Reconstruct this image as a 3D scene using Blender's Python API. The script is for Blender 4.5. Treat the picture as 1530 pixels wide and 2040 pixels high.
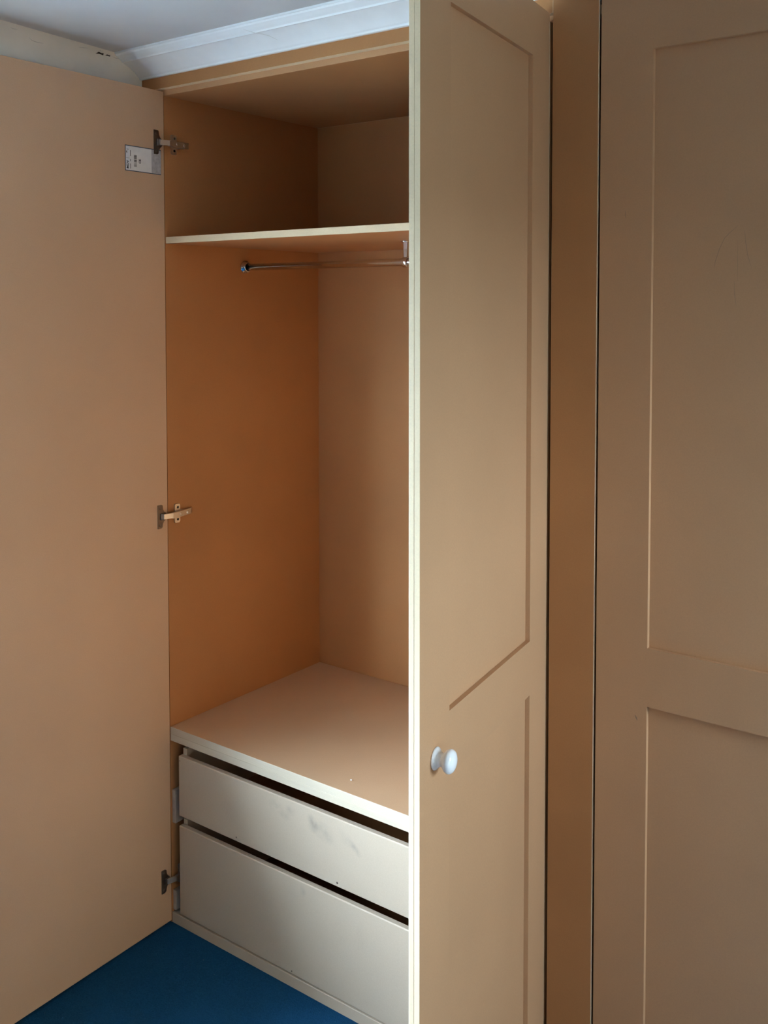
import bpy, bmesh, math, random
from mathutils import Matrix, Vector
for o in list(bpy.data.objects):
    bpy.data.objects.remove(o, do_unlink=True)
scene = bpy.context.scene
COL = scene.collection
random.seed(4)
R = math.radians

# ------------------------------------------------------------------ camera
W_PX, H_PX, F_PX, U0, V0 = 1530, 2040, 1999.08, 797.7, 693.8
cam = bpy.data.cameras.new('camera')
cam.sensor_fit = 'HORIZONTAL'; cam.sensor_width = 36.0
cam.lens = F_PX / W_PX * 36.0
cam.shift_x = (W_PX / 2 - U0) / W_PX
cam.shift_y = (V0 - H_PX / 2) / W_PX
cam.clip_start = 0.02
cam_o = bpy.data.objects.new('camera', cam); COL.objects.link(cam_o)
cam_o.location = (2.0460, -1.7371, 1.65)
cam_o.rotation_euler = (R(90 - 2.51), 0, R(36.527))
scene.camera = cam_o

# ------------------------------------------------------------------ world, daylight, exposure
wd = bpy.data.worlds.new('overcast_sky'); scene.world = wd
wd.use_nodes = True
bg = wd.node_tree.nodes['Background']
bg.inputs['Color'].default_value = (0.65, 0.85, 1.10, 1)
bg.inputs['Strength'].default_value = 9.0
WALL_A = Vector((-0.064, -0.018, 0)); WALL_D = Vector((0.102, -1, 0)).normalized()   # line of the left wall, towards the room
WALL_N = Vector((-WALL_D.y, WALL_D.x, 0))                                            # into the room
WIN_S0, WIN_S1, WIN_Z0, WIN_Z1 = 0.62, 2.35, 0.72, 1.85
W2_X, W2_Y0, W2_Y1, W2_Z0, W2_Z1 = 3.0, -0.46, -0.06, 1.15, 1.85      # small second window, right-hand wall
def portal(c, right, up, w, h):
    li = bpy.data.lights.new('window_daylight', 'AREA'); li.shape = 'RECTANGLE'; li.size = w; li.size_y = h
    li.cycles.is_portal = True
    ob = bpy.data.objects.new('window_daylight', li); COL.objects.link(ob)
    right = Vector(right).normalized(); up = Vector(up)
    ob.matrix_world = Matrix.Translation(c) @ Matrix((right, up, right.cross(up))).transposed().to_4x4()
portal(WALL_A + WALL_D * (WIN_S0 + WIN_S1) / 2 - WALL_N * 0.365 + Vector((0, 0, (WIN_Z0 + WIN_Z1) / 2)), WALL_D, (0, 0, 1), WIN_S1 - WIN_S0, WIN_Z1 - WIN_Z0)
portal(Vector((W2_X + 0.075, (W2_Y0 + W2_Y1) / 2, (W2_Z0 + W2_Z1) / 2)), (0, 1, 0), (0, 0, 1), W2_Y1 - W2_Y0, W2_Z1 - W2_Z0)
vs = scene.view_settings
vs.view_transform = 'Standard'; vs.look = 'None'; vs.gamma = 1.0; vs.use_curve_mapping = False
scene.display_settings.display_device = 'sRGB'
vs.exposure = 2.77
try:
    cy = scene.cycles
    cy.use_denoising = True
    cy.max_bounces = 14; cy.diffuse_bounces = 10; cy.glossy_bounces = 5; cy.transparent_max_bounces = 12
    cy.caustics_reflective = False; cy.caustics_refractive = False
    cy.sample_clamp_indirect = 8.0
except Exception:
    pass

# ------------------------------------------------------------------ materials
def new_mat(name):
    m = bpy.data.materials.new(name); m.use_nodes = True
    return m, m.node_tree.nodes, m.node_tree.links, m.node_tree.nodes['Principled BSDF']

def N(nt, t, **kw):
    n = nt.new(t)
    for k, v in kw.items():
        setattr(n, k, v)
    return n

def mixc(nt, lk, fac, a, b, mode='MIX'):
    n = nt.new('ShaderNodeMix'); n.data_type = 'RGBA'; n.blend_type = mode
    for sock, v in ((n.inputs[0], fac), (n.inputs[6], a), (n.inputs[7], b)):
        if isinstance(v, bpy.types.NodeSocket): lk.new(v, sock)
        elif isinstance(v, (int, float)): sock.default_value = v
        else: sock.default_value = (*v, 1)
    return n.outputs[2]

def ramp(nt, lk, src, p0, p1, c0=0.0, c1=1.0):
    n = nt.new('ShaderNodeMapRange'); n.inputs[1].default_value = p0; n.inputs[2].default_value = p1
    n.inputs[3].default_value = c0; n.inputs[4].default_value = c1
    lk.new(src, n.inputs[0]); return n.outputs[0]

def noise(nt, lk, vec, scale, detail=3.0, rough=0.5):
    n = nt.new('ShaderNodeTexNoise'); n.inputs['Scale'].default_value = scale
    n.inputs['Detail'].default_value = detail; n.inputs['Roughness'].default_value = rough
    lk.new(vec, n.inputs['Vector']); return n.outputs['Fac']

def mdf(name, col, cloud=0.10, rough=0.5, spec=0.3, layers=False, blobs=(), blob_col=(0.16, 0.14, 0.12)):
    m, nt, lk, b = new_mat(name)
    tc = nt.new('ShaderNodeTexCoord'); v = tc.outputs['Object']
    dark = tuple(c * (1 - cloud) for c in col); light = tuple(min(1, c * (1 + cloud)) for c in col)
    c1 = mixc(nt, lk, ramp(nt, lk, noise(nt, lk, v, 2.6, 5), 0.3, 0.7), dark, light)
    fine = noise(nt, lk, v, 420, 2)
    c2 = mixc(nt, lk, ramp(nt, lk, fine, 0.3, 0.75, 0.0, 0.22), c1, tuple(c * 0.72 for c in col))
    if layers:    # compressed-board edge: faint lengthwise streaks
        mp = nt.new('ShaderNodeMapping'); mp.inputs['Scale'].default_value = (3, 260, 260)
        lk.new(v, mp.inputs[0])
        st = noise(nt, lk, mp.outputs[0], 1.0, 2)
        c2 = mixc(nt, lk, ramp(nt, lk, st, 0.5, 0.8, 0, 0.22), c2, tuple(c * 0.7 for c in col))
    for (x, y, z, rx, rz, ang, s) in blobs:      # scuffs with a place of their own
        mp = nt.new('ShaderNodeMapping'); mp.vector_type = 'TEXTURE'
        mp.inputs['Location'].default_value = (x, y, z); mp.inputs['Rotation'].default_value = (0, R(ang), 0)
        mp.inputs['Scale'].default_value = (rx, 1, rz)
        nz = nt.new('ShaderNodeTexNoise'); nz.inputs['Scale'].default_value = 34; nz.inputs['Detail'].default_value = 3
        lk.new(v, nz.inputs['Vector'])
        lk.new(v, mp.inputs[0])
        ln = nt.new('ShaderNodeVectorMath'); ln.operation = 'LENGTH'; lk.new(mp.outputs[0], ln.inputs[0])
        f = ramp(nt, lk, ln.outputs['Value'], 1.0, 0.15, 0, 1)
        mu = nt.new('ShaderNodeMath'); mu.operation = 'MULTIPLY'; lk.new(f, mu.inputs[0])
        lk.new(ramp(nt, lk, nz.outputs['Fac'], 0.35, 0.65, 0, s * 0.85), mu.inputs[1])
        c2 = mixc(nt, lk, mu.outputs[0], c2, blob_col)
    lk.new(c2, b.inputs['Base Color'])
    b.inputs['Roughness'].default_value = rough; b.inputs['Specular IOR Level'].default_value = spec
    bp = nt.new('ShaderNodeBump'); bp.inputs['Strength'].default_value = 0.06; bp.inputs['Distance'].default_value = 0.001
    lk.new(fine, bp.inputs['Height']); lk.new(bp.outputs[0], b.inputs['Normal'])
    return m

def plain(name, col, rough=0.6, metallic=0.0, spec=0.4, bump=0.0, bscale=60.0, var=0.0):
    m, nt, lk, b = new_mat(name)
    tc = nt.new('ShaderNodeTexCoord')
    f = noise(nt, lk, tc.outputs['Object'], bscale, 4)
    c = mixc(nt, lk, ramp(nt, lk, f, 0.3, 0.7), tuple(x * (1 - var) for x in col), tuple(min(1, x * (1 + var)) for x in col))
    lk.new(c, b.inputs['Base Color'])
    b.inputs['Roughness'].default_value = rough; b.inputs['Metallic'].default_value = metallic
    b.inputs['Specular IOR Level'].default_value = spec
    if bump:
        bp = nt.new('ShaderNodeBump'); bp.inputs['Strength'].default_value = bump; bp.inputs['Distance'].default_value = 0.002
        lk.new(f, bp.inputs['Height']); lk.new(bp.outputs[0], b.inputs['Normal'])
    return m

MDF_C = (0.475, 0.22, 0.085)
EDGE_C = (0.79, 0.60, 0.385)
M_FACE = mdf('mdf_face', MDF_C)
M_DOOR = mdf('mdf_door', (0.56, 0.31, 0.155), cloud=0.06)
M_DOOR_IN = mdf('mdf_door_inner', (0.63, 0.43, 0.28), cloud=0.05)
M_DECK = mdf('deck_board', (0.56, 0.37, 0.22), cloud=0.08, rough=0.4, spec=0.5)
M_EDGE = mdf('mdf_edge', EDGE_C, layers=True)
M_EDGE2 = mdf('deck_edge', (0.60, 0.50, 0.37), layers=True)
M_DRAW = mdf('drawer_board', (0.53, 0.42, 0.31), cloud=0.06)
M_PACK = plain('packing_strip', (0.42, 0.35, 0.29), 0.6, var=0.08)
M_NICKEL = plain('nickel', (0.78, 0.77, 0.74), 0.30, 1.0)
M_NICKEL_SHADE = plain('shaded_nickel', (0.24, 0.21, 0.19), 0.38, 1.0)  # same nickel, darkened: shade on the hinge cups is in the colour
M_CHROME = plain('chrome', (0.72, 0.72, 0.72), 0.10, 1.0)
M_HOLE_SHADE = plain('hole_shade', (0.02, 0.017, 0.015), 0.8)  # near-black discs that paint the shade inside the plates' screw holes
M_CERAMIC = plain('white_ceramic', (0.92, 0.89, 0.84), 0.14, spec=0.6)
M_WHITE = plain('white_gloss_paint', (0.85, 0.88, 0.90), 0.45, bump=0.12, bscale=25, var=0.02)
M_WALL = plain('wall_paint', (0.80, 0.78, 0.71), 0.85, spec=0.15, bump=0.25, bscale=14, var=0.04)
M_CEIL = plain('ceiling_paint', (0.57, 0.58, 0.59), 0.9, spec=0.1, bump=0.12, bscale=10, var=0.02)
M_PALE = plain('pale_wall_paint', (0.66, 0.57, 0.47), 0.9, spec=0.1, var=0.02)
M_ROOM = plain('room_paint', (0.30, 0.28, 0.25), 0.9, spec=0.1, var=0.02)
M_PVC = plain('white_pvc', (0.80, 0.80, 0.80), 0.35)
M_PAPER = plain('label_paper', (0.80, 0.82, 0.82), 0.4, var=0.04)
M_HEAD = plain('label_header', (0.76, 0.81, 0.88), 0.4, var=0.03)
M_BORDER = plain('label_border', (0.03, 0.07, 0.12), 0.45)
M_INK = plain('label_ink', (0.03, 0.03, 0.04), 0.5)
M_GREYINK = plain('label_grey_ink', (0.25, 0.26, 0.26), 0.5)
M_FILM = plain('label_film', (0.50, 0.51, 0.54), 0.22, bump=0.6, bscale=110, var=0.16)
M_SCUFF = plain('scuff', (0.13, 0.09, 0.07), 0.8)
M_SCRATCH = plain('scratch', (0.30, 0.19, 0.115), 0.8)
M_CRACK = plain('paint_crack', (0.56, 0.55, 0.51), 0.9)
M_CHIP_SHADE = plain('chip_shade', (0.05, 0.04, 0.03), 0.95)  # near-black: shadow of the flaked paint is put into the chip colour
M_SOIL = plain('paved_ground', (0.13, 0.135, 0.13), 0.95, bscale=3, var=0.3)

def carpet_mat():
    m, nt, lk, b = new_mat('blue_carpet')
    tc = nt.new('ShaderNodeTexCoord'); v = tc.outputs['Object']
    big = noise(nt, lk, v, 5, 3); fine = noise(nt, lk, v, 330, 3, 0.7)
    c = mixc(nt, lk, ramp(nt, lk, big, 0.3, 0.7), (0.005, 0.048, 0.115), (0.008, 0.062, 0.150))
    c = mixc(nt, lk, ramp(nt, lk, fine, 0.35, 0.7), c, (0.014, 0.085, 0.20))
    sp = noise(nt, lk, v, 95, 2)
    c = mixc(nt, lk, ramp(nt, lk, sp, 0.74, 0.80, 0, 0.4), c, (0.20, 0.26, 0.30))
    lk.new(c, b.inputs['Base Color']); b.inputs['Roughness'].default_value = 1.0
    b.inputs['Specular IOR Level'].default_value = 0.05
    try:
        b.inputs['Sheen Weight'].default_value = 0.0
    except Exception:
        pass
    bp = nt.new('ShaderNodeBump'); bp.inputs['Strength'].default_value = 0.8; bp.inputs['Distance'].default_value = 0.004
    lk.new(fine, bp.inputs['Height']); lk.new(bp.outputs[0], b.inputs['Normal'])
    return m
M_CARPET = carpet_mat()

def glass_mat():
    m, nt, lk, b = new_mat('window_glass')
    out = nt['Material Output']; nt.remove(b)
    tr = nt.new('ShaderNodeBsdfTransparent'); tr.inputs[0].default_value = (0.96, 0.98, 0.97, 1)
    gl = nt.new('ShaderNodeBsdfGlossy'); gl.inputs['Roughness'].default_value = 0.02
    mx = nt.new('ShaderNodeMixShader'); mx.inputs[0].default_value = 0.05; lk.new(tr.outputs[0], mx.inputs[1]); lk.new(gl.outputs[0], mx.inputs[2])
    lk.new(mx.outputs[0], out.inputs['Surface'])
    return m
M_GLASS = glass_mat()

# ------------------------------------------------------------------ helpers
def link(name, bm, mats, parent=None, smooth=False, mw=None, recenter=True):
    """bm in parent space (or world, when parent is None); one mesh object"""
    bmesh.ops.recalc_face_normals(bm, faces=bm.faces[:])
    me = bpy.data.meshes.new(name)
    if smooth:
        for f in bm.faces: f.smooth = True
    loc = Vector((0, 0, 0))
    if recenter and mw is None and bm.verts:
        lo = Vector([min(v.co[i] for v in bm.verts) for i in range(3)]); hi = Vector([max(v.co[i] for v in bm.verts) for i in range(3)])
        loc = Vector(((lo.x + hi.x) / 2, (lo.y + hi.y) / 2, lo.z))
        bmesh.ops.translate(bm, verts=bm.verts[:], vec=-loc)
    bm.to_mesh(me); bm.free()
    for m in (mats if isinstance(mats, (list, tuple)) else [mats]): me.materials.append(m)
    o = bpy.data.objects.new(name, me); COL.objects.link(o)
    if parent is not None: o.parent = parent
    if mw is not None: o.matrix_basis = mw
    else: o.location = loc
    return o

def tag(o, label=None, cat=None, kind=None, group=None):
    if label: o['label'] = label
    if cat: o['category'] = cat
    if kind: o['kind'] = kind
    if group: o['group'] = group
    return o

def add_box(bm, a, b, mat=0, bevel=0.0, face_axis=None, edge_mat=1, M=None):
    r = bmesh.ops.create_cube(bm, size=1.0)
    vs_ = r['verts']
    for v in vs_:
        v.co = Vector((a[i] + (v.co[i] + 0.5) * (b[i] - a[i]) for i in range(3)))
    fs = list({f for v in vs_ for f in v.link_faces})
    if bevel:
        es = list({e for v in vs_ for e in v.link_edges})
        nf = bmesh.ops.bevel(bm, geom=es, offset=bevel, segments=1, affect='EDGES', profile=0.5)
        vs_ = list({v for f in nf['faces'] for v in f.verts})
        fs = list({f for v in vs_ for f in v.link_faces})
    for f in fs:
        f.normal_update()
        f.material_index = mat
        if face_axis is not None and abs(f.normal[face_axis]) < 0.9: f.material_index = edge_mat
    if M is not None:
        for v in vs_: v.co = M @ v.co
    return vs_

def board(name, a, b, axis, parent, bevel=0.0007, mats=None, label=None, base=(0, 0, 0)):
    bm = bmesh.new()
    a = [a[i] - base[i] for i in range(3)]; b = [b[i] - base[i] for i in range(3)]
    add_box(bm, a, b, 0, bevel, axis, 1)
    o = link(name, bm, mats or [M_FACE, M_EDGE], parent)
    if label: o['label'] = label
    return o

def add_prism(bm, pts, ext, mat=0):
    """pts: ordered 3-D outline, ext: extrusion vector"""
    ext = Vector(ext); n = len(pts)
    a = [bm.verts.new(p) for p in pts]; b = [bm.verts.new(Vector(p) + ext) for p in pts]
    fs = [bm.faces.new(a), bm.faces.new(b[::-1])]
    for i in range(n): fs.append(bm.faces.new((a[i], a[(i + 1) % n], b[(i + 1) % n], b[i])))
    for f in fs: f.material_index = mat
    return fs

def add_lathe(bm, prof, M, seg=32, mat=0):
    """prof: (radius, height) pairs, axis = local z"""
    rings = []
    for r, h in prof:
        if r < 1e-6: rings.append([bm.verts.new(M @ Vector((0, 0, h)))])
        else: rings.append([bm.verts.new(M @ Vector((r * math.cos(2 * math.pi * k / seg), r * math.sin(2 * math.pi * k / seg), h))) for k in range(seg)])
    for A, B in zip(rings, rings[1:]):
        for k in range(seg):
            k2 = (k + 1) % seg
            if len(A) == 1 and len(B) == 1: continue
            if len(A) == 1: f = bm.faces.new((A[0], B[k], B[k2]))
            elif len(B) == 1: f = bm.faces.new((A[k], A[k2], B[0]))
            else: f = bm.faces.new((A[k], A[k2], B[k2], B[k]))
            f.material_index = mat; f.smooth = True

def add_grid_slab(bm, us, vs_, holes, w0, w1, conv, mat=0, side_mat=1):
    """slab of cells us x vs_ (minus holes), between depths w0 and w1; conv(u,v,w)->point"""
    V = {}
    def vert(i, j, k):
        if (i, j, k) not in V: V[(i, j, k)] = bm.verts.new(conv(us[i], vs_[j], (w0, w1)[k]))
        return V[(i, j, k)]
    cells = {(i, j) for i in range(len(us) - 1) for j in range(len(vs_) - 1)} - set(holes)
    for (i, j) in cells:
        for k in (0, 1):
            f = bm.faces.new((vert(i, j, k), vert(i + 1, j, k), vert(i + 1, j + 1, k), vert(i, j + 1, k))); f.material_index = mat
        for (di, dj, e) in ((-1, 0, ((i, j), (i, j + 1))), (1, 0, ((i + 1, j), (i + 1, j + 1))), (0, -1, ((i, j), (i + 1, j))), (0, 1, ((i, j + 1), (i + 1, j + 1)))):
            if (i + di, j + dj) not in cells:
                (a, b), (c, d) = e
                f = bm.faces.new((vert(a, b, 0), vert(c, d, 0), vert(c, d, 1), vert(a, b, 1))); f.material_index = side_mat

def empty(name, loc, label, cat):
    o = bpy.data.objects.new(name, None); COL.objects.link(o); o.location = loc
    o.empty_display_size = 0.1
    return tag(o, label, cat)

def add_strip(bm, pts, width, n, thick=0.0004, mat=0):
    """flat painted-on mark following pts; n: surface normal"""
    n = Vector(n).normalized()
    pts = [Vector(p) for p in pts]; L = []; Rr = []
    for i, p in enumerate(pts):
        d = (pts[min(i + 1, len(pts) - 1)] - pts[max(i - 1, 0)]).normalized()
        s = n.cross(d) * width / 2 * (0.35 if i in (0, len(pts) - 1) else 1)
        L.append(bm.verts.new(p + s + n * thick)); Rr.append(bm.verts.new(p - s + n * thick))
    for i in range(len(pts) - 1):
        f = bm.faces.new((L[i], L[i + 1], Rr[i + 1], Rr[i])); f.material_index = mat

# ------------------------------------------------------------------ room shell
CEIL_Z = 2.284; ROOM_X = 3.0; ROOM_Y = -6.0
bm = bmesh.new(); add_box(bm, (-0.75, ROOM_Y - 0.1, -0.12), (ROOM_X + 0.1, 0.75, 0.0))
tag(link('floor', bm, M_CARPET), 'deep blue short-pile carpet covering the floor', 'floor', 'structure')
bm = bmesh.new(); add_box(bm, (-0.75, ROOM_Y - 0.1, CEIL_Z), (ROOM_X + 0.1, 0.75, CEIL_Z + 0.1))
tag(link('ceiling', bm, M_CEIL), 'plain white painted ceiling above the wardrobe', 'ceiling', 'structure')

def wall_pt(s, z, w): return WALL_A + WALL_D * s + WALL_N * w + Vector((0, 0, z))
bm = bmesh.new()
add_grid_slab(bm, [-0.72, WIN_S0, WIN_S1, 6.1], [0, WIN_Z0, WIN_Z1, CEIL_Z], [(1, 1)], -0.36, 0.0, lambda u, v, w: wall_pt(u, v, w), 0, 0)
wl = tag(link('wall_left', bm, M_WALL), 'off-white plastered wall showing above the open left wardrobe door', 'wall', 'structure')
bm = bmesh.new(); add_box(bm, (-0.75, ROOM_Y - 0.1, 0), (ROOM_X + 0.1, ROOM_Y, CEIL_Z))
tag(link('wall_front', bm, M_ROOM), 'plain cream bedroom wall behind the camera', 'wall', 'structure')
bm = bmesh.new()
add_grid_slab(bm, [ROOM_Y, W2_Y0, W2_Y1, 0.75], [0, W2_Z0, W2_Z1, CEIL_Z], [(1, 1)], ROOM_X, ROOM_X + 0.07, lambda u, v, w: Vector((w, u, v)), 0, 0)
tag(link('wall_right', bm, M_PALE), 'plain cream bedroom wall to the right of the camera', 'wall', 'structure')
bm = bmesh.new()
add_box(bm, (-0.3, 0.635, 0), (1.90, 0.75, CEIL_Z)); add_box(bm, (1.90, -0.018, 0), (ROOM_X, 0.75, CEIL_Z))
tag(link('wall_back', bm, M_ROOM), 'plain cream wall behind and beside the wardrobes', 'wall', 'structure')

# paint chips (their shade painted in) and hairline cracks on the left wall above the door (parts of the wall)
WL = wl.location.copy()
def wp(s, z, w=0.0): return wall_pt(s, z, w) - WL
def sy(y): return -(y + 0.018) * math.sqrt(1 + 0.102 ** 2)
for (y, z, k) in ((-0.158, 2.2725, 1.5), (-0.133, 2.2722, 0.95)):
    bm = bmesh.new(); s = sy(y)
    pts = [wp(s + 0.010 * k, z - 0.0035 * k, 0.0005), wp(s + 0.003 * k, z - 0.0022 * k, 0.0005), wp(s - 0.006 * k, z - 0.0028 * k, 0.0005),
           wp(s - 0.007 * k, z + 0.0008 * k, 0.0005), wp(s - 0.001 * k, z + 0.0042 * k, 0.0005), wp(s + 0.003 * k, z + 0.0012 * k, 0.0005)]
    add_prism(bm, pts, WALL_N * 0.0008)
    link('paint_chip', bm, M_CHIP_SHADE, wl)
    bm = bmesh.new()      # lifted flake of paint beside the chip
    add_prism(bm, [wp(s + 0.004 * k, z + 0.001 * k, 0.001), wp(s - 0.002 * k, z + 0.0045 * k, 0.001), wp(s - 0.008 * k, z + 0.0005 * k, 0.004), wp(s - 0.001 * k, z - 0.0005 * k, 0.003)], WALL_N * 0.0005)
    link('paint_flake', bm, M_WALL, wl)
for pts in ([(-0.226, 2.2715), (-0.21, 2.2735), (-0.196, 2.2758)], [(-0.37, 2.262), (-0.362, 2.257), (-0.345, 2.256), (-0.33, 2.2575)],
            [(-0.42, 2.2725), (-0.41, 2.272), (-0.40, 2.2728)], [(-0.118, 2.2715), (-0.107, 2.270), (-0.098, 2.2705)]):
    bm = bmesh.new(); add_strip(bm, [wp(sy(y), z, 0.0) for y, z in pts], 0.0014, WALL_N)
    link('crack', bm, M_CRACK, wl)

# window in the left wall, nearer the room than the picture edge
bm = bmesh.new()
sm = (WIN_S0 + WIN_S1) / 2; zt = 1.72; fw = 0.05
us = [WIN_S0, WIN_S0 + fw, sm - 0.03, sm + 0.03, WIN_S1 - fw, WIN_S1]; zs = [WIN_Z0, WIN_Z0 + fw, WIN_Z1 - fw, WIN_Z1]
add_grid_slab(bm, us, zs, [(1, 1), (3, 1)], -0.34, -0.285, lambda u, v, w: wall_pt(u, v, w), 0, 0)
wn = tag(link('window_1', bm, M_PVC), 'white double casement window in the left wall', 'window', 'structure')
off = wn.location.copy()
for (a, b) in ((us[1], us[2]), (us[3], us[4])):
    bm = bmesh.new(); add_grid_slab(bm, [a, b], [zs[1], zs[2]], [], -0.314, -0.310, lambda u, v, w: wall_pt(u, v, w) - off, 0, 0)
    link('pane', bm, M_GLASS, wn)
bm = bmesh.new(); add_grid_slab(bm, [WIN_S0 - 0.03, WIN_S1 + 0.03], [WIN_Z0 - 0.025, WIN_Z0 - 0.001], [], 0.001, 0.04, lambda u, v, w: wall_pt(u, v, w) - off, 0, 0)
link('window_sill', bm, M_PVC, wn)
bm = bmesh.new()
ys = [W2_Y0, W2_Y0 + 0.04, W2_Y1 - 0.04, W2_Y1]; zs2 = [W2_Z0, W2_Z0 + 0.04, W2_Z1 - 0.04, W2_Z1]
add_grid_slab(bm, ys, zs2, [(1, 1)], ROOM_X + 0.005, ROOM_X + 0.06, lambda u, v, w: Vector((w, u, v)), 0, 0)
w2 = tag(link('window_2', bm, M_PVC), 'small white single-pane window in the right wall', 'window', 'structure')
off2 = w2.location.copy()
bm = bmesh.new(); add_grid_slab(bm, [ys[1], ys[2]], [zs2[1], zs2[2]], [], ROOM_X + 0.030, ROOM_X + 0.034, lambda u, v, w: Vector((w, u, v)) - off2, 0, 0)
link('pane', bm, M_GLASS, w2)
bm = bmesh.new(); add_box(bm, (-400, -400, -2.9), (400, 400, -2.7))
tag(link('ground', bm, M_SOIL), 'grey paved ground below the window outside', 'ground', 'structure')

# cornice along the ceiling above the wardrobe
prof = [(-0.0185, 2.2305), (-0.0270, 2.2305), (-0.0285, 2.2350), (-0.0325, 2.2372)]
for k in range(1, 9):      # shallow concave sweep
    t = k / 9
    a = Vector((-0.0325, 2.2372)); c = Vector((-0.082, 2.2625)); m_ = Vector((-0.052, 2.2535))
    q = a * (1 - t) ** 2 + m_ * 2 * t * (1 - t) + c * t ** 2
    prof.append((q.x, q.y))
prof += [(-0.082, 2.2625), (-0.0865, 2.2628), (-0.0880, 2.2665), (-0.0955, 2.2700), (-0.1060, 2.2755), (-0.1085, 2.2790), (-0.1110, 2.2798), (-0.1115, CEIL_Z + 0.001), (-0.0185, CEIL_Z + 0.001)]
bm = bmesh.new()
def wall_x(y): return WALL_A.x + (-(y - WALL_A.y)) * 0.102
va = [bm.verts.new((wall_x(y) + 0.0005, y, z)) for y, z in prof]; vb = [bm.verts.new((ROOM_X - 0.001, y, z)) for y, z in prof]
for i in range(len(prof)):
    j = (i + 1) % len(prof); bm.faces.new((va[i], va[j], vb[j], vb[i]))
bm.faces.new(va[::-1]); bm.faces.new(vb)
tr = tag(link('trim_1', bm, M_WHITE), 'white moulded cornice between the wardrobe top and the ceiling', 'cornice', 'structure')
bm = bmesh.new(); TL = tr.location
add_strip(bm, [Vector(p) - TL for p in ((0.392, -0.101, 2.2722), (0.410, -0.088, 2.2655), (0.428, -0.080, 2.2612), (0.440, -0.068, 2.2575), (0.452, -0.05, 2.2490))], 0.0012, (0, -0.45, -0.9), 0.0012)
link('crack', bm, M_CRACK, tr)
bm = bmesh.new(); add_prism(bm, [Vector(p) - TL for p in ((-0.037, -0.0298, 2.2392), (-0.034, -0.0298, 2.2392), (-0.034, -0.0315, 2.2372))], (0, -0.001, -0.0012))
link('paint_chip', bm, M_CHIP_SHADE, tr)

# ------------------------------------------------------------------ the open wardrobe
XR, YB, TH = 1.107, 0.600, 0.018
Z_TOP = 2.187; Z_F = 2.2011
wr = empty('wardrobe', (0, 0, 0), 'open built-in brown MDF wardrobe with bare shelf, hanging rail and two drawers', 'wardrobe')
sp_l = board('side_panel', (-TH, 0, 0), (0, YB, Z_TOP), 0, wr, bevel=0, mats=[M_FACE, M_FACE])
sp_r = board('side_panel', (XR, -0.0165, 0), (XR + TH, YB, Z_TOP), 0, wr)
board('back_panel', (-TH, YB, 0), (XR + TH, YB + 0.009, Z_TOP), 1, wr)
board('top_panel', (-TH, 0, Z_TOP), (XR + TH, YB + 0.009, Z_TOP + 0.018), 2, wr, mats=[M_FACE, M_DOOR], label='dark-shaded top board under the fascia')
board('fascia', (-0.064, -0.018, Z_F), (1.1319, -0.0005, CEIL_Z - 0.001), 1, wr, bevel=0.0004)
board('filler_strip', (-0.064, -0.018, 0), (-0.0215, -0.0005, Z_F), 1, wr)
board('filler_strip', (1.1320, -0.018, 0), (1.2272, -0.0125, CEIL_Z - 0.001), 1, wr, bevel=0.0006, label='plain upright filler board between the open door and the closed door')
board('shelf', (0.0005, 0.001, 1.8074), (XR - 0.0005, YB - 0.0005, 1.8242), 2, wr, label='bare shelf with a pale front edge')
board('deck', (0.0005, 0, 0.5130), (XR - 0.0005, YB - 0.0005, 0.5317), 2, wr, mats=[M_DECK, M_EDGE2], label='wide flat board above the drawers')
board('deck_rail', (0.0005, 0.0002, 0.4942), (XR - 0.0005, 0.07, 0.5128), 2, wr, mats=[M_FACE, M_EDGE2])
board('base_board', (0.0005, 0, 0.0), (XR - 0.0005, YB - 0.0005, 0.0285), 2, wr, mats=[M_DRAW, M_DRAW])

# drawers: a lower-set front on a box with taller sides
def make_drawer(z0, z1, zbox, label, blobs, dents):
    x0, x1 = 0.0305, XR - 0.0305
    cx = (x0 + x1) / 2
    mat = mdf('drawer_front_board', (0.53, 0.42, 0.31), cloud=0.05, blobs=[(bx - cx, 0, bz - z0, rx, rz, an, s) for (bx, bz, rx, rz, an, s) in blobs]) if blobs else M_DRAW
    bm = bmesh.new(); add_box(bm, (x0, 0.0, z0), (x1, 0.016, z1), 0, 0.0022, 1, 1)
    d = link('drawer', bm, [mat, M_DRAW], wr)
    d['label'] = label
    L = d.location
    def sub(name, a, b, axis, m):
        bm = bmesh.new(); add_box(bm, [a[i] - L[i] for i in range(3)], [b[i] - L[i] for i in range(3)], 0, 0.0006, axis, 0)
        return link(name, bm, [m], d)
    for sx in (x0 + 0.0005, x1 - 0.0155):
        sub('drawer_side', (sx, 0.0165, z0 + 0.004), (sx + 0.015, 0.54, zbox), 0, M_DRAW)
    sub('drawer_back', (x0 + 0.016, 0.52, z0 + 0.012), (x1 - 0.016, 0.535, zbox - 0.03), 1, M_FACE)
    sub('drawer_bottom', (x0 + 0.016, 0.017, z0 + 0.006), (x1 - 0.016, 0.519, z0 + 0.012), 2, M_FACE)
    for (x, z, r) in dents:
        bm = bmesh.new()
        add_lathe(bm, [(0, 0.0), (r, 0.0), (r * 0.8, 0.0006), (0, 0.0006)], Matrix.Translation(Vector((x, 0.0002, z)) - L) @ Matrix.Rotation(R(90), 4, 'X'), 10)
        link('dent', bm, M_SCUFF, d)
    return d
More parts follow.
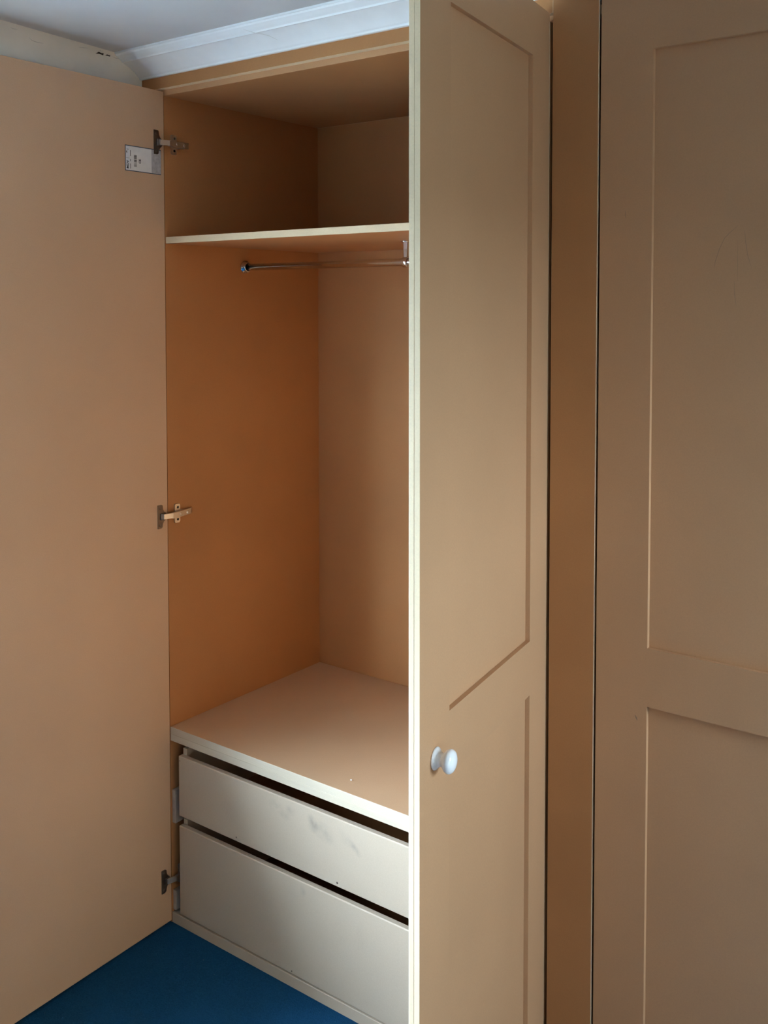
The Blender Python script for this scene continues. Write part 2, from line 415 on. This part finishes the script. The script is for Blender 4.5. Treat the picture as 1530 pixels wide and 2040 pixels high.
make_drawer(0.2995, 0.4613, 0.4770, 'upper drawer front with grey finger smudges',
            [(0.385, 0.431, 0.030, 0.022, 10, 0.45), (0.43, 0.437, 0.022, 0.016, 0, 0.3), (0.413, 0.419, 0.02, 0.014, 0, 0.3),
             (0.500, 0.426, 0.020, 0.026, -20, 0.55), (0.535, 0.417, 0.045, 0.026, 20, 0.38), (0.60, 0.423, 0.040, 0.018, 25, 0.28), (0.632, 0.407, 0.025, 0.012, 40, 0.5)],
            [(0.2455, 0.3105, 0.0022), (0.5768, 0.3093, 0.0030), (0.037, 0.449, 0.0015)])
make_drawer(0.0325, 0.2736, 0.2865, 'deeper plain lower drawer front',
            [(0.47, 0.252, 0.012, 0.016, 0, 0.35), (0.65, 0.20, 0.02, 0.05, 0, 0.18)], [(0.432, 0.0400, 0.0022)])
for (za, zb) in ((0.2706, 0.3600), (0.0336, 0.0873)):
    for xa in (0.0003, XR - 0.0123):
        board('runner_packer', (xa, 0.004, za), (xa + 0.012, 0.50, zb), 0, wr, mats=[M_PACK, M_PACK])
        bm = bmesh.new(); zm = (za + zb) / 2
        xc = xa + 0.012 if xa < 0.5 else xa - 0.014
        add_box(bm, (xc, 0.03, zm - 0.008), (xc + 0.014, 0.49, zm + 0.008), 0, 0.001)
        link('drawer_runner', bm, M_NICKEL, wr)

# hanging rail with end sockets and a middle bracket
RY, RZ, RR = 0.286, 1.7545, 0.0095
bm = bmesh.new()
add_lathe(bm, [(0, 0), (RR, 0), (RR, XR - 0.012), (0, XR - 0.012)], Matrix.Translation((0.006, RY, RZ)) @ Matrix.Rotation(R(90), 4, 'Y'), 28)
rail = link('hanging_rail', bm, M_CHROME, wr); rail['label'] = 'chrome tube rail under the shelf'
RL = rail.location
for x, sgn in ((0.0003, 1), (XR - 0.0003, -1)):
    bm = bmesh.new()
    add_lathe(bm, [(0, 0), (0.0175, 0), (0.0175, 0.003), (0.0145, 0.004), (0.0135, 0.0125), (0.0125, 0.0135), (RR + 0.0002, 0.0135), (RR + 0.0002, 0.006), (0, 0.006)],
              Matrix.Translation(Vector((x, RY, RZ)) - RL) @ Matrix.Rotation(R(90 * sgn), 4, 'Y'), 28)
    for a in (60, 180, 300):
        p = Vector((x + sgn * 0.0035, RY + 0.0158 * math.cos(R(a)), RZ + 0.0158 * math.sin(R(a)))) - RL
        add_lathe(bm, [(0.0022, -0.001), (0.0022, 0.0008), (0, 0.0012)], Matrix.Translation(p) @ Matrix.Rotation(R(90 * sgn), 4, 'Y'), 10)
    link('end_socket', bm, M_CHROME, rail)
bm = bmesh.new(); bx = 0.5655
add_lathe(bm, [(0.013, -0.007), (0.0135, -0.005), (0.0135, 0.005), (0.013, 0.007), (RR + 0.0003, 0.007), (RR + 0.0003, -0.007), (0.013, -0.007)],
          Matrix.Translation(Vector((bx, RY, RZ)) - RL) @ Matrix.Rotation(R(90), 4, 'Y'), 24)
add_prism(bm, [Vector(q) - RL for q in ((bx - 0.0045, RY - 0.004, RZ + 0.0125), (bx + 0.0045, RY - 0.004, RZ + 0.0125), (bx + 0.0065, RY - 0.004, 1.8045), (bx - 0.0065, RY - 0.004, 1.8045))], (0, 0.008, 0))
add_lathe(bm, [(0, 0), (0.014, 0), (0.014, -0.002), (0.0075, -0.004), (0, -0.004)], Matrix.Translation(Vector((bx, RY, 1.8073)) - RL), 20)
link('centre_bracket', bm, M_CHROME, rail)

# ------------------------------------------------------------------ doors
def make_door(name, parent, base, origin, rot, width, z0, z1, frame_first, holes, label, face=None):
    """local x runs from hinge to free edge, y is thickness (-TH..0); two 9 mm layers, the framed layer first or last"""
    mw = Matrix.Translation(Vector(origin) - Vector(base)) @ Matrix.Rotation(rot, 4, 'Z')
    fy = (-TH, -TH / 2 - 0.0002) if frame_first else (-TH / 2 + 0.0002, 0.0)
    by = (-TH / 2, 0.0) if frame_first else (-TH, -TH / 2)
    bm = bmesh.new(); add_box(bm, (0, by[0], z0), (width, by[1], z1), 0, 0.0006, 1, 1)
    d = link(name, bm, [face or M_DOOR, face or M_EDGE], parent, mw=mw)
    d['label'] = label
    (s0, s1, za, zb), (_, _, zc, zd) = holes
    bm = bmesh.new()
    add_grid_slab(bm, [0, s0, s1, width], [z0, zc, zd, za, zb, z1], [(1, 1), (1, 3)], fy[0], fy[1], lambda u, v, w: Vector((u, w, v)), 0, 1)
    for f in bm.faces:      # routed recess walls keep the face colour, outer rim is the pale board edge
        c = f.calc_center_median()
        if 0.001 < c.x < width - 0.001 and z0 + 0.001 < c.z < z1 - 0.001: f.material_index = 0
    link('panel_frame', bm, [M_DOOR, M_EDGE], d)
    return d
DW = 0.556; DZ0, DZ1 = 0.006, 2.1975
L_OPEN = R(88.5)
# left door: inner face towards the camera
rot_l = -L_OPEN
dl = make_door('door', wr, (0, 0, 0), (0.0, -0.0015, 0), rot_l, DW, DZ0, DZ1, True,
               ((0.095, 0.455, 1.021, 2.104), (0.095, 0.455, 0.10, 0.918)), 'left door folded back against the wall, plain inner face showing', M_DOOR_IN)
# right door: panelled outer face towards the camera
TH_R = 9.19
rot_r = R(-90 + TH_R)
dr = make_door('door', wr, (0, 0, 0), (1.1252, -0.018, 0), rot_r, DW, DZ0, DZ1 + 0.004, False,
               ((0.0905, 0.4515, 1.0209, 2.104), (0.0905, 0.4515, 0.10, 0.918)), 'right door standing ajar with a white knob on its panelled outer face')
# white knob
bm = bmesh.new()
kp = [(0, 0), (0.0166, 0), (0.0172, 0.0014), (0.0160, 0.0035), (0.0122, 0.0068), (0.0098, 0.0104), (0.0100, 0.0130), (0.0128, 0.0158), (0.0164, 0.0192), (0.0180, 0.0228), (0.0176, 0.0264), (0.0152, 0.0296), (0.0102, 0.0320), (0.0046, 0.0331), (0, 0.0334)]
add_lathe(bm, kp, Matrix.Translation((0.503, 0.0003, 0.9670)) @ Matrix.Rotation(R(-90), 4, 'X'), 40)
kn = link('knob', bm, M_CERAMIC, dr); kn['label'] = 'round white ceramic knob'

# concealed hinges on the left door: cup flange and arm move with the door, plates are screwed to the side panel
spl = sp_l.location
for k, z in enumerate((2.065, 1.0972, 0.1240)):
    bm = bmesh.new()
    out = [(0.0345, 0.031), (0.0225, 0.031), (0.0190, 0.029), (0.0180, 0.024), (0.0175, 0.019), (0.0140, 0.012), (0.0085, 0.008), (0.0070, 0.004), (0.0070, -0.005),
           (0.0090, -0.010), (0.0150, -0.014), (0.0185, -0.020), (0.0195, -0.028), (0.0230, -0.031), (0.0345, -0.031)]
    add_prism(bm, [(s, 0.0003, z + h) for s, h in out], (0, 0.0022, 0))
    add_box(bm, (0.0125, 0.0020, z - 0.0085), (0.0270, 0.0075, z + 0.0085), 0, 0.0012)
    for h in (-0.0225, 0.0225):
        add_lathe(bm, [(0.0036, 0.0), (0.0036, 0.0012), (0.0020, 0.0016), (0, 0.0010)], Matrix.Translation((0.0275, 0.0024, z + h)) @ Matrix.Rotation(R(-90), 4, 'X'), 14)
    link('hinge_cup', bm, M_NICKEL_SHADE, dl)
    bm = bmesh.new()      # knuckle link and arm
    add_prism(bm, [(0.0215, 0.0060, z - 0.0065), (0.0215, 0.0110, z - 0.0065), (-0.0035, 0.0185, z - 0.0065), (-0.0035, 0.0120, z - 0.0065)], (0, 0, 0.013))
    add_prism(bm, [(-0.0030, 0.0110, z - 0.0075), (-0.0030, 0.0190, z - 0.0075), (-0.0250, 0.0180, z - 0.0075), (-0.0700, 0.0125, z - 0.0060), (-0.0780, 0.0085, z - 0.0055), (-0.0780, 0.0050, z - 0.0055)], (0, 0, 0.0145))
    for s in (-0.030, -0.058):
        add_lathe(bm, [(0.0042, 0), (0.0042, 0.0020), (0.0018, 0.0024), (0, 0.0012)], Matrix.Translation((s, 0.0165 if s > -0.04 else 0.0138, z)) @ Matrix.Rotation(R(-90), 4, 'X'), 14)
    link('hinge_arm', bm, M_NICKEL, dl)
    bm = bmesh.new()
    yy = 0.0205
    wing = [(yy, -0.023), (yy + 0.002, -0.025), (yy + 0.015, -0.025), (yy + 0.018, -0.021), (yy + 0.018, -0.010), (yy + 0.030, -0.008), (yy + 0.045, -0.007),
            (yy + 0.045, 0.007), (yy + 0.030, 0.008), (yy + 0.018, 0.010), (yy + 0.018, 0.021), (yy + 0.015, 0.025), (yy + 0.002, 0.025), (yy, 0.023)]
    add_prism(bm, [Vector((0.0002, y, z + h)) - spl for y, h in wing], (0.0032, 0, 0))
    add_box(bm, Vector((0.003, yy + 0.004, z - 0.0055)) - spl, Vector((0.0085, yy + 0.042, z + 0.0055)) - spl, 0, 0.0008)
    for h in (-0.016, 0.016):
        add_lathe(bm, [(0.0034, 0), (0.0034, 0.0004), (0, 0.0004)], Matrix.Translation(Vector((0.0034, yy + 0.010, z + h)) - spl) @ Matrix.Rotation(R(90), 4, 'Y'), 12, 1)
    link('mounting_plate', bm, [M_NICKEL, M_HOLE_SHADE], sp_l)

# printed label on the left door below the top hinge (reads upwards)
bm = bmesh.new()
S0, S1, Q0, Q1 = 0.0105, 0.1265, 1.9825, 2.0462
def flat(s0, s1, z0, z1, n, mat, t=0.00015): add_box(bm, (s0, n, z0), (s1, n + t, z1), mat)
flat(S0, S1, Q0, Q1, 0.0002, 2)
flat(S0 + 0.0008, S1 - 0.0020, Q0 + 0.0020, Q1 - 0.0020, 0.0004, 0)
flat(0.1135, S1 - 0.0022, Q0 + 0.0022, Q1 - 0.0022, 0.0006, 1)
flat(0.1137, S1 - 0.0024, 2.0135, 2.0143, 0.0008, 4)
flat(S0 + 0.001, 0.0420, Q0 + 0.0022, Q1 - 0.0022, 0.0006, 5)
for (z0, z1) in ((1.9885, 2.0010), (2.0195, 2.0340), (2.0065, 2.0120)):
    flat(0.1090, 0.1106, z0, z1, 0.0006, 4 if z0 < 2.002 and z0 > 2.0 else 3)
rz = random.Random(9)
for (z0, z1, mt) in ((2.0135, 2.0245, 3), (2.0060, 2.0120, 3), (1.9945, 2.0040, 4)):
    z = z0
    while z < z1:
        h = rz.choice((0.0005, 0.0008, 0.0012)); flat(0.0900, 0.0985, z, min(z + h, z1), 0.0006, mt); z += h + rz.choice((0.0004, 0.0007))
def add_text(body, size, s_base, z_start, mat):
    cu = bpy.data.curves.new('t', 'FONT'); cu.body = body; cu.size = size; cu.offset = 0.00035
    to = bpy.data.objects.new('t', cu); COL.objects.link(to)
    me = bpy.data.meshes.new_from_object(to.evaluated_get(bpy.context.evaluated_depsgraph_get()))
    tb = bmesh.new(); tb.from_mesh(me)
    vm = {}
    for v in tb.verts: vm[v.index] = bm.verts.new((s_base + v.co.y, 0.0009, z_start + v.co.x))
    for f in tb.faces:
        try:
            nf = bm.faces.new([vm[v.index] for v in f.verts]); nf.material_index = mat
        except ValueError: pass
    tb.free(); bpy.data.objects.remove(to, do_unlink=True); bpy.data.curves.remove(cu); bpy.data.meshes.remove(me)
add_text('MDV', 0.0095, 0.1155, 1.9880, 3)
add_text('9', 0.0110, 0.1155, 2.0265, 3)
add_text('i', 0.0095, 0.1155, 2.0345, 4)
add_text('CE', 0.0090, 0.0770, 2.0040, 3)
stk = link('sticker', bm, [M_PAPER, M_HEAD, M_BORDER, M_INK, M_GREYINK, M_FILM], dl)
stk['label'] = 'white printed label with blue border and barcode'

# ------------------------------------------------------------------ the closed wardrobe beside it
CB = (1.2305, 0, 0)
wc = empty('wardrobe', CB, 'closed brown MDF wardrobe with a recessed-panel door, at the right edge', 'wardrobe')
board('side_panel', (1.1600, 0, 0), (1.1780, YB, Z_TOP), 0, wc, base=CB)
board('side_panel', (1.7900, 0, 0), (1.8080, YB, Z_TOP), 0, wc, base=CB)
board('back_panel', (1.1600, YB, 0), (1.8080, YB + 0.009, Z_TOP), 1, wc, base=CB)
board('top_panel', (1.1600, 0.0, Z_TOP), (1.8080, YB + 0.009, Z_TOP + 0.018), 2, wc, base=CB)
board('fascia', (1.2282, -0.018, 2.2110), (1.8980, -0.0005, CEIL_Z - 0.001), 1, wc, bevel=0.0004, base=CB)
board('filler_strip', (1.7905, -0.018, 0), (1.8980, -0.0005, 2.2108), 1, wc, base=CB)
dc = make_door('door', wc, CB, (1.2322, -0.0003, 0), 0.0, DW, DZ0, 2.2080, True,
               ((0.1012, 0.455, 1.0225, 2.1048), (0.1012, 0.455, 0.10, 0.9141)), 'shut door with two recessed panels')
# scratches on its upper panel and stile (door-local coordinates; panel face at y = -TH/2)
def mark(pts, w, y):
    bm = bmesh.new(); add_strip(bm, [(x - 1.2315, y, z) for x, z in pts], w, (0, -1, 0), 0.0003)
    link('scratch', bm, M_SCRATCH, dc)
mark([(1.4839, 1.7843), (1.470, 1.773), (1.4609, 1.7638), (1.452, 1.745), (1.4457, 1.7254), (1.443, 1.712)], 0.0007, -TH / 2)
mark([(1.495, 1.775), (1.497, 1.757), (1.5005, 1.735), (1.507, 1.7136)], 0.0007, -TH / 2)
mark([(1.4785, 1.690), (1.4795, 1.668), (1.4825, 1.6471)], 0.0008, -TH / 2)
mark([(1.4835, 1.76), (1.484, 1.72), (1.4845, 1.69)], 0.0004, -TH / 2)
mark([(1.282, 1.820), (1.2815, 1.812), (1.283, 1.806)], 0.0009, -TH)
mark([(1.3105, 0.894), (1.313, 0.889), (1.315, 0.8845)], 0.0028, -TH)

# a stray crumb on the deck
bm = bmesh.new()
bmesh.ops.create_icosphere(bm, subdivisions=1, radius=0.0022, matrix=Matrix.Translation((0.5776, 0.051, 0.5336)) @ Matrix.Diagonal((1.3, 0.9, 0.8, 1)))
for v in bm.verts: v.co += Vector((rz.uniform(-1, 1), rz.uniform(-1, 1), rz.uniform(0, 1))) * 0.0005
tag(link('crumb', bm, M_CERAMIC), 'tiny white crumb lying on the wide board above the drawers', 'crumb')
